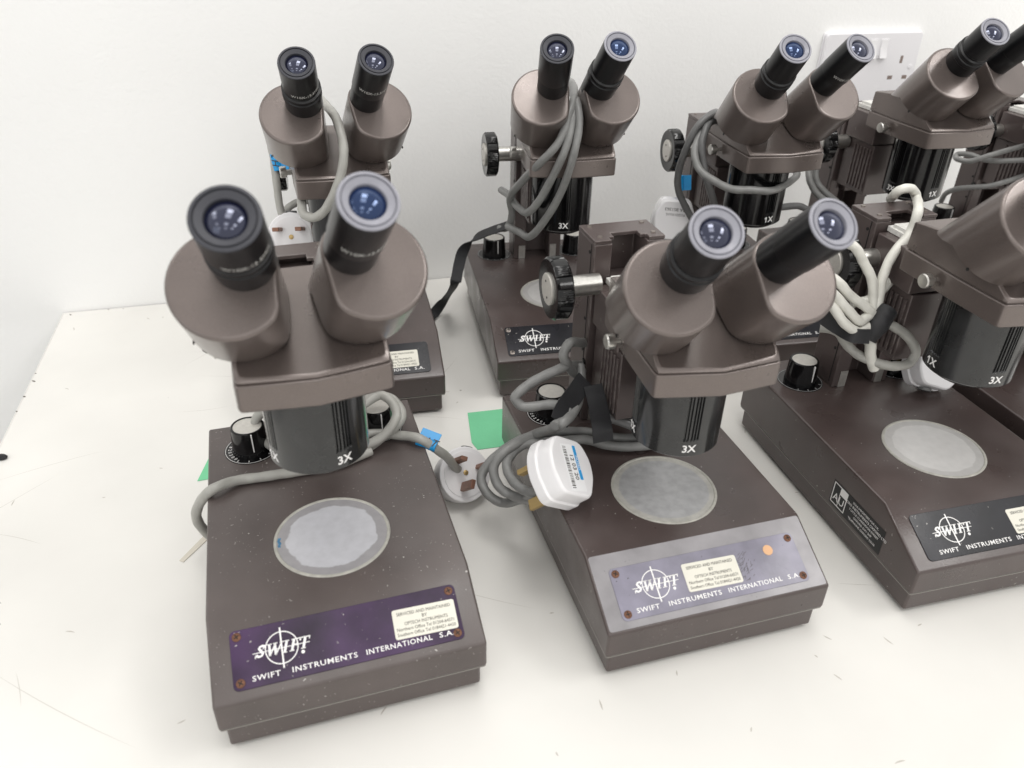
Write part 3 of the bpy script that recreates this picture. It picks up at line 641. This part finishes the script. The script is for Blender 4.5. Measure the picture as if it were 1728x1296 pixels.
def plug(root, F, pins=PINS, round_=False):
    """three-pin plug; +z = the way the pins point, +y = towards the earth pin, cord leaves at -y"""
    out = [(-12, -20), (12, -20), (19, -9), (19.5, 3), (13, 18), (-13, 18), (-19.5, 3), (-19, -9)]
    if round_:
        out = [(19.5*sin(2*pi*i/28), -20.5*cos(2*pi*i/28)) for i in range(28)]
    if not round_: out = round_poly(out, 5)
    sc_ = lambda k, dz: [(x*k, y*k, dz) for x, y in out]
    bm = bmesh.new(); loft(bm, [sc_(.86, -17.5), sc_(.91, -16.6), sc_(.93, -15.4), sc_(.945, -7.5), sc_(1.0, -6.6), sc_(1.0, -.6), sc_(.97, 0)], True, F); b = obj('plug', bm, WPLAS, root, .4, 2, 32)
    bm = bmesh.new(); prism(bm, [(x*.83, y*.83) for x, y in out], .02, .5, F); obj('pin_face', bm, WPLAS, b, .2, 2)
    for (x0, x1, y0, y1, L) in ((-1.6, 1.6, 6.5, 13, 18), (-11.4, -6.3, -8.8, -5.6, 14.5), (6.3, 11.4, -8.8, -5.6, 14.5)):
        bm = bmesh.new(); box(bm, x0, x1, y0, y1, .4, L, F); obj('pin', bm, pins, b, .5, 2)
    bm = bmesh.new(); lathe(bm, [(1.9, .45), (1.9, .9), (1.3, 1.2)], 18, F @ T((0, -1, 0))); obj('plug_screw', bm, BRASS, b)
    bm = bmesh.new(); lathe(bm, [(4.6, 0), (4.4, 2.0), (3.4, 2.2)], 24, F @ T((0, -19.5, -7)) @ Rm(pi/2, 'X')); obj('cord_grip', bm, CORDD, b)
    return b
def plug_sticker(b, F, w, h, code='12 03 20', rot=0, blue=True):
    S = F @ Rm(pi, 'Y') @ T((0, 0, 17.55)) @ Rm(rot, 'Z')
    bm = bmesh.new(); prism(bm, rrect(-w/2, w/2, -h/2, h/2, .8), 0, .12, S); obj('test_sticker', bm, mat('glossy_sticker', (.84, .84, .85), .3), b)
    bm = bmesh.new(); box(bm, -w/2+.6, w/2-7, h/2-3.1, h/2-.5, .13, .2, S); obj('sticker_stripe', bm, TAPE, b)
    bm = bmesh.new(); text_bm(bm, 'PASSED', 2.7, S @ T((-3, h/2-1.8, .22)), th=.03); obj('stripe_lettering', bm, WHITE, b)
    bm = bmesh.new(); text_bm(bm, code, 4.4, S @ T((-.5, h/2-6, .16)), th=.03, offset=.04); 
    x = -w/2+1.5; rnd = random.Random(4)
    while x < w/2-1.5:
        q = rnd.choice((.25, .45, .7)); box(bm, x, x+q, -h/2+.8, -h/2+3.8, .13, .18, S); x += q+rnd.choice((.3, .5, .8))
    obj('sticker_lettering', bm, INK, b)
def tape_flag(root, p, d, nrm, w, h, txt=''):
    F = frame(p, nrm, Vector(nrm).cross(Vector(d)))
    bm = bmesh.new(); box(bm, -w/2, w/2, -1, h*.72, -.25, .25, F); lathe(bm, [(3.5, -w/2), (3.5, w/2)], 20, F @ Rm(pi/2, 'Y')); o = obj('tape_flag', bm, TAPE, root, .2, 1)
    if txt:
        bm = bmesh.new(); text_bm(bm, txt, 7.5, F @ T((0, 0, 3.6)), th=.05, shear=.3); obj('tape_lettering', bm, INK, o)

# front left microscope: coil behind the turret, one run to the plug on the table, one to the back of the base
t = lead('grey cord with blue tape leading to an upturned white plug beside the violet nameplate microscope')
A_ = 'A'
cord(t, route([(560, 735, 'z', 62), (600, 738, 'z', 60), (640, 731, 'z', 60), (680, 735, 'z', 59), (716, 744, 'z', 58.5), (745, 764, 'z', 46), (762, 781, 'z', 33), (773, 792, 'z', 25)]), CORDM)
cord(t, route([(600, 690, 'z', 78), (640, 668, 'z', 82), (662, 680, 'z', 80), (668, 705, 'z', 76), (652, 732, 'z', 68), (612, 752, 'z', 62), (560, 762, 'z', 60)]), CORDM)
cord(t, route([(560, 700, 'z', 72), (620, 672, 'z', 72), (655, 671, 'z', 72), (676, 692, 'z', 70), (672, 716, 'z', 66), (640, 742, 'z', 60), (600, 765, 'z', 58.5), (540, 775, 'z', 58.5)]), CORDM)
cord(t, route([(500, 690, 'z', 80), (450, 694, 'z', 78), (431, 712, 'z', 72), (440, 738, 'z', 62), (470, 758, 'z', 60), (520, 765, 'z', 59)]), CORDM)
cord(t, route([(625, 762, 'z', 58.5), (570, 782, 'z', 58.5), (500, 797, 'z', 58.5), (450, 803, 'z', 58.5), (400, 811, 'z', 59), (358, 827, 'z', 60), (336, 848, 'z', 48), (333, 872, 'z', 34), (345, 896, 'z', 18), (372, 915, 'z', 6)]), CORDM)
FA = frame(atz(785, 800, 22), (.40, -.62, .66), (-.30, -.40, -.80)) @ Matrix.Diagonal((.92, .92, 1.1, 1))
b = plug(t, FA, round_=True)
p0, p1 = atz(707, 740, 59), atz(733, 756, 52)
tape_flag(t, (p0+p1)/2, (p1-p0), (.1, -.45, .85), 13, 13, 'LAT')

# front centre microscope
t = lead('grey cord coiled beside the grey nameplate microscope, white plug resting on its base')
cord(t, route([(984, 622, 'B', 62), (972, 630, 'B', 50), (958, 617, 'B', 45), (950, 597, 'B', 44), (962, 580, 'B', 46), (985, 578, 'B', 60)]), CORD)
cord(t, route([(986, 616, 'B', 62), (952, 619, 'B', 44), (920, 634, 'B', 42), (888, 652, 'B', 40), (868, 672, 'B', 38), (882, 685, 'B', 34), (925, 683, 'B', 30), (955, 690, 'B', 20), (958, 704, 'B', 14), (935, 720, 'B', 6)]), CORD)
cord(t, route([(978, 618, 'B', 52), (981, 650, 'B', 40), (972, 690, 'B', 22), (945, 715, 'B', 8), (900, 735, 'z', 62), (860, 752, 'z', 56), (828, 778, 'z', 48), (813, 806, 'z', 40), (823, 834, 'z', 34), (850, 849, 'z', 30), (880, 842, 'z', 40), (905, 828, 'z', 58), (935, 815, 'z', 60)]), CORD)
cord(t, route([(1150, 728, 'z', 60), (1080, 738, 'z', 60), (1030, 738, 'z', 60), (985, 728, 'z', 60), (940, 728, 'z', 62), (895, 737, 'z', 63), (855, 760, 'z', 60), (832, 790, 'z', 52), (843, 820, 'z', 44), (866, 838, 'z', 40), (895, 841, 'z', 48), (925, 832, 'z', 59)]), CORD)
cord(t, route([(1150, 742, 'z', 60), (1085, 752, 'z', 60), (1030, 752, 'z', 60), (985, 742, 'z', 60), (940, 745, 'z', 61), (895, 748, 'z', 60), (868, 760, 'z', 58), (856, 780, 'z', 55), (863, 808, 'z', 52), (884, 826, 'z', 54), (912, 834, 'z', 58.5), (950, 830, 'z', 59)]), CORD)
cord(t, route([(1000, 680, 'B', 30), (1030, 697, 'B', 26), (1065, 699, 'B', 24), (1110, 690, 'B', 40)]), CORDD)
cord(t, route([(1000, 698, 'B', 24), (1030, 706, 'B', 20), (1070, 720, 'B', 15), (1110, 730, 'B', 22)]), CORDD)
ribbon(t, route([(1000, 650, 'B', 30), (1006, 672, 'B', 24), (1012, 700, 'B', 10), (1016, 722, 'B', -2), (1018, 745, 'B', -4)]), 12, (1, .2, -.1))
ribbon(t, route([(988, 640, 'B', 34), (968, 668, 'B', 26), (950, 695, 'B', 14), (944, 712, 'B', 8)]), 12, (.8, 0, -.6))
FB = frame(atz(963, 789, 80), (-.62, .22, -.60), (-.15, .75, .30))
FB = frame(atz(968, 789, 82)+Vector((-.62, .22, -.60)).normalized()*17.5, (-.62, .22, -.60), (.20, -.75, -.35))
b = plug(t, FB, BRASS); plug_sticker(b, FB, 28, 13, rot=pi/2+.12)

# right front microscope
t = lead('cream grey cord bundled by black tape behind the head of the right front microscope')
cord(t, route([(1503, 336, 'z', 176), (1507, 330, 'z', 186), (1519, 321, 'z', 192), (1536, 319, 'z', 192), (1547, 332, 'z', 186), (1549, 358, 'C', 42), (1536, 392, 'C', 38), (1509, 426, 'C', 34), (1490, 470, 'C', 28), (1480, 514, 'C', 24), (1472, 550, 'C', 20), (1466, 580, 'C', 18)]), CORDP)
cord(t, route([(1530, 405, 'C', 40), (1518, 440, 'C', 38), (1500, 478, 'C', 34), (1465, 504, 'C', 28), (1438, 515, 'C', 30)]), CORDP, 2.7)
cord(t, route([(1425, 408, 'C', 40), (1440, 417, 'C', 38), (1456, 437, 'C', 34), (1468, 464, 'C', 30), (1473, 497, 'C', 26), (1474, 530, 'C', 22)]), CORDP)
cord(t, route([(1385, 458, 'C', 30), (1410, 474, 'C', 26), (1434, 497, 'C', 22), (1461, 518, 'C', 20), (1478, 545, 'C', 20)]), CORDP)
cord(t, route([(1380, 470, 'C', 26), (1406, 494, 'C', 22), (1430, 523, 'C', 17), (1450, 541, 'C', 15), (1464, 536, 'C', 18), (1480, 530, 'C', 24)]), CORDP)
cord(t, route([(1375, 490, 'C', 24), (1403, 514, 'C', 20), (1423, 545, 'C', 14), (1447, 559, 'C', 12), (1462, 552, 'C', 15), (1478, 545, 'C', 22)]), CORDP)
cord(t, route([(1466, 560, 'C', 16), (1468, 580, 'C', 14), (1471, 605, 'C', 12), (1474, 622, 'C', 12)]), CORDP, 3.4)
cord(t, route([(1485, 540, 'C', 20), (1502, 546, 'C', 16), (1527, 564, 'C', 12), (1544, 592, 'C', 8), (1535, 613, 'C', 6), (1508, 618, 'C', 6), (1480, 612, 'C', 10), (1450, 600, 'C', 18), (1428, 580, 'C', 24), (1412, 560, 'C', 28), (1385, 553, 'C', 34)]), CORDM)
cord(t, route([(1499, 524, 'C', 19), (1487, 541, 'C', 15), (1475, 556, 'C', 14), (1463, 571, 'C', 14)]), STRAP, 6.2, 'strap')
ribbon(t, route([(1468, 568, 'C', 8), (1440, 566, 'C', 10), (1415, 553, 'C', 20), (1390, 536, 'C', 28)]), 9, (.1, .3, .9))
FC = frame(atz(1557, 632, 56.5)+Vector((0, 0, 17.5)), (.1, .15, 1), (.4, .9, 0)); FC = frame(atz(1554, 650, 56)+Vector((0, 6, 17)), (-.25, .85, -.45), (.25, .45, .85))
FC = FC @ T((0, 0, 0)); b = plug(t, FC, BRASS); plug_sticker(b, FC, 26, 12, rot=pi)

# back left microscope
t = lead('cream cord with blue tape hanging at the farthest left microscope, plug behind the front pillar')
cord(t, route([(540, 168, 'D', 5), (553, 180, 'D', -25), (569, 205, 'D', -52), (579, 250, 'D', -68), (575, 300, 'D', -74), (555, 343, 'D', -74), (532, 367, 'D', -70), (514, 362, 'D', -64), (508, 342, 'D', -56), (510, 322, 'D', -40)]), CORDM, 3.2)
cord(t, route([(455, 235, 'D', 40), (461, 262, 'D', 34), (465, 300, 'D', 28), (471, 340, 'D', 22), (478, 368, 'D', 18)]), CORDM)
cord(t, route([(476, 362, 'D', 40), (490, 348, 'D', 42), (510, 339, 'D', 44), (530, 340, 'D', 46)]), CORDM)
tape_flag(t, aly(466, 274, 'D', 31), (.15, 0, -1), (0, -1, .3), 13, 13, 'H')
FD = frame(aly(492, 402, 'D', 8), (.05, -.92, .35), (.05, -.35, -.92)); plug(t, FD, round_=True)

# second from left in the back row
t = lead('grey cord hanging in three strands from between the eyepieces beside the black strap')
cord(t, route([(958, 135, 'E', 0), (966, 142, 'E', -20), (969, 155, 'E', -36), (964, 183, 'E', -56), (947, 234, 'E', -68), (917, 268, 'E', -66), (880, 308, 'E', -40), (861, 333, 'E', -20), (863, 362, 'E', -10), (857, 383, 'E', 0), (842, 386, 'E', 8)]), CORD)
cord(t, route([(962, 150, 'E', -10), (971, 173, 'E', -48), (962, 220, 'E', -66), (947, 268, 'E', -71), (917, 329, 'E', -58), (890, 358, 'E', -45), (876, 352, 'E', -30), (860, 330, 'E', -5), (845, 321, 'E', 20)]), CORD)
cord(t, route([(964, 150, 'E', -14), (974, 179, 'E', -54), (978, 213, 'E', -66), (968, 261, 'E', -72), (944, 329, 'E', -62), (917, 376, 'E', -50), (893, 400, 'E', -38), (876, 391, 'E', -26), (858, 384, 'E', -8)]), CORD)
sr = ribbon(None, route([(862, 378, 'E', -6), (845, 384, 'E', 4), (822, 392, 'E', 14), (798, 404, 'E', 20), (781, 425, 'E', 20), (774, 450, 'E', 15), (768, 478, 'E', 5), (752, 503, 'z', 20), (732, 530, 'z', 4), (722, 545, 'z', 1.5)]), 10, lambda q: (.55+.3*q, .3, .7-.5*q))
sr.name = 'cable_strap'; tag(sr, 'long black strap trailing from the hanging grey cord down to the table', 'strap')

# third in the back row
t = lead('dark grey cord wrapped round the microscope left of the socket, with white plug')
cord(t, route([(1215, 190, 'F', 10), (1200, 193, 'F', -5), (1179, 212, 'F', -12), (1158, 251, 'F', -10), (1146, 284, 'F', -4), (1145, 319, 'F', 0), (1155, 347, 'F', 0), (1170, 372, 'F', 0)]), CORDD)
cord(t, route([(1206, 202, 'F', 5), (1194, 214, 'F', -14), (1184, 241, 'F', -22), (1186, 269, 'F', -26), (1195, 308, 'F', -30), (1204, 342, 'F', -26), (1210, 370, 'F', -20)]), CORDD)
cord(t, route([(1200, 205, 'F', 4), (1185, 220, 'F', -10), (1174, 243, 'F', -18), (1173, 262, 'F', -26), (1182, 287, 'F', -36), (1203, 305, 'F', -48), (1232, 317, 'F', -58), (1262, 321, 'F', -60), (1295, 322, 'F', -58), (1322, 314, 'F', -46), (1343, 297, 'F', -22), (1340, 280, 'F', 10)]), CORD)
tape_flag(t, aly(1147, 309, 'F', 22), (.1, 0, -1), (-.1, -1, .2), 13, 14)
FF = frame(aly(1134, 366, 'F', 26), (.05, .95, -.2), (.05, .1, .98)); b = plug(t, FF, BRASS)
bm = bmesh.new(); text_bm(bm, '13A BS1363', 4, FF @ Rm(pi, 'Y') @ T((0, 9, 17.6)) @ Rm(pi, 'Z'), th=.03); text_bm(bm, 'FUSED PLUG', 3, FF @ Rm(pi, 'Y') @ T((0, 4.5, 17.6)) @ Rm(pi, 'Z'), th=.03); obj('plug_lettering', bm, INK, b)

t = lead('grey cord looped beside the pillar of the microscope with the raised head')
cord(t, route([(1392, 232, 'G', 50), (1366, 285, 'G', 34), (1366, 306, 'G', 28), (1380, 328, 'G', 22), (1402, 342, 'G', 18), (1420, 346, 'G', 20)]), CORD)
cord(t, route([(1384, 262, 'G', 46), (1376, 288, 'G', 40), (1380, 308, 'G', 34), (1395, 328, 'G', 28), (1412, 340, 'G', 24)]), CORD)
cord(t, route([(1290, 352, 'F', 0), (1345, 348, 'G', -8), (1365, 354, 'G', -8), (1385, 350, 'G', 0)]), CORDD)
t = lead('grey cord in two loops at the cut off microscope by the right edge')
cord(t, route([(1760, 236, 'H', 20), (1728, 246, 'H', 18), (1677, 260, 'H', 20), (1636, 272, 'H', 32), (1616, 269, 'H', 42), (1616, 260, 'H', 54), (1638, 262, 'H', 40), (1668, 270, 'H', 26), (1728, 271, 'H', 8), (1800, 271, 'H', -10)]), CORD, 2.6)
cord(t, route([(1770, 284, 'H', 10), (1728, 297, 'H', 10), (1668, 313, 'H', 22), (1618, 319, 'H', 40), (1596, 326, 'H', 56), (1588, 340, 'H', 70)]), CORD, 2.6)

# ------------------------------------------------------------------ small things on the table and the wall
def sheet(name, pts, z, m, label, cat, group=None):
    bm = bmesh.new(); prism(bm, [p[:2] for p in pts], z, z+.3); o = obj(name, bm, m); return tag(o, label, cat, group)
G_ = lambda L: [atz(u, v, .2) for u, v in L]
sheet('paper_note', G_([(789, 697), (860, 689), (892, 722), (892, 748), (806, 759), (796, 747)]), .15, PAPER, 'green paper note partly under the grey nameplate microscope', 'paper note')
sheet('paper_note', G_([(358, 762), (333, 812), (400, 800), (400, 765)]), .15, PAPER, 'green paper corner showing left of the violet nameplate microscope', 'paper note')
p, q = atz(306, 947, .5), atz(349, 905, .5)
d_ = (q-p).normalized(); n_ = Vector((-d_.y, d_.x, 0))
bm = bmesh.new(); prism(bm, [(p+n_*1.6)[:2], (p-n_*1.6)[:2], (q-n_*2.2)[:2], (q+n_*2.2)[:2]], .1, .5); tag(obj('plastic_strip', bm, mat('clear_strip', (.60, .56, .48), .15, 0, .5), smooth=30), 'thin clear plastic strip lying left of the front left base', 'plastic strip')
bm = bmesh.new(); lathe(bm, [(1, 0.02), (3.6, .8), (4.0, 2.0), (3.2, 3.2), (.5, 3.8)], 20, T(atz(2, 774, 0)) @ Matrix.Diagonal((1.25, .8, .8, 1))); tag(obj('rubber_scrap', bm, BLACKM), 'small black rubber scrap on the table at the left photo edge', 'rubber scrap')

sk = empty('wall_socket', CORNER+tx*0, TH, 'white double wall socket behind the right hand back row microscopes', 'wall socket')
SO = Vector((-CORNER.dot(tx), 0, 0))          # measured along the wall from the world origin
SM = T(SO) @ Matrix(((1, 0, 0, 0), (0, 0, -1, 1.2), (0, 1, 0, 0), (0, 0, 0, 1)))   # x along, y up, z out of the wall
SP = mat('socket_plastic', (.80, .79, .81), .28, 0, .2)
bm = bmesh.new(); prism(bm, rrect(532, 650, 164, 235, 4), 0, 2.5, SM); prism(bm, rrect(533, 649, 165, 234, 4), 2.5, 6.5, SM); fp = obj('faceplate', bm, SP, sk, 1.5, 3)
bm = bmesh.new(); box(bm, 560, 648, 150, 160, 0, 5, SM); obj('trunking', bm, SP, sk, .6, 2)
for x_ in (590, 603):
    bm = bmesh.new(); box(bm, x_-5, x_+5, 208, 228, 6.4, 6.9, SM); sw = obj('switch_frame', bm, SP, fp, .2, 1)
    bm = bmesh.new(); loft(bm, [[tuple(SM @ Vector(v_)) for v_ in ((x_-4, yy, 6.5), (x_+4, yy, 6.5), (x_+4, yy, zz), (x_-4, yy, zz))] for yy, zz in ((209, 10.5), (218, 7.6), (227, 7.2))]); obj('rocker', bm, WPLAS, fp, .3, 2)
for cx0 in (555, 629):
    for hx, hy, w_, h_ in ((0, 207, 3.4, 7.5), (-9, 189, 6, 3.8), (9, 189, 6, 3.8)):
        bm = bmesh.new(); box(bm, cx0+hx-w_/2, cx0+hx+w_/2, hy-h_/2, hy+h_/2, 6.45, 6.56, SM); obj('pin_hole', bm, mat('pin_hole', (.22, .17, .15), .6), fp)
for x_ in (540, 642):
    bm = bmesh.new(); lathe(bm, [(2.6, 6.4), (2.6, 6.8), (2.2, 6.9)], 20, SM @ T((x_, 199.5, 0))); obj('screw_cover', bm, SP, fp)
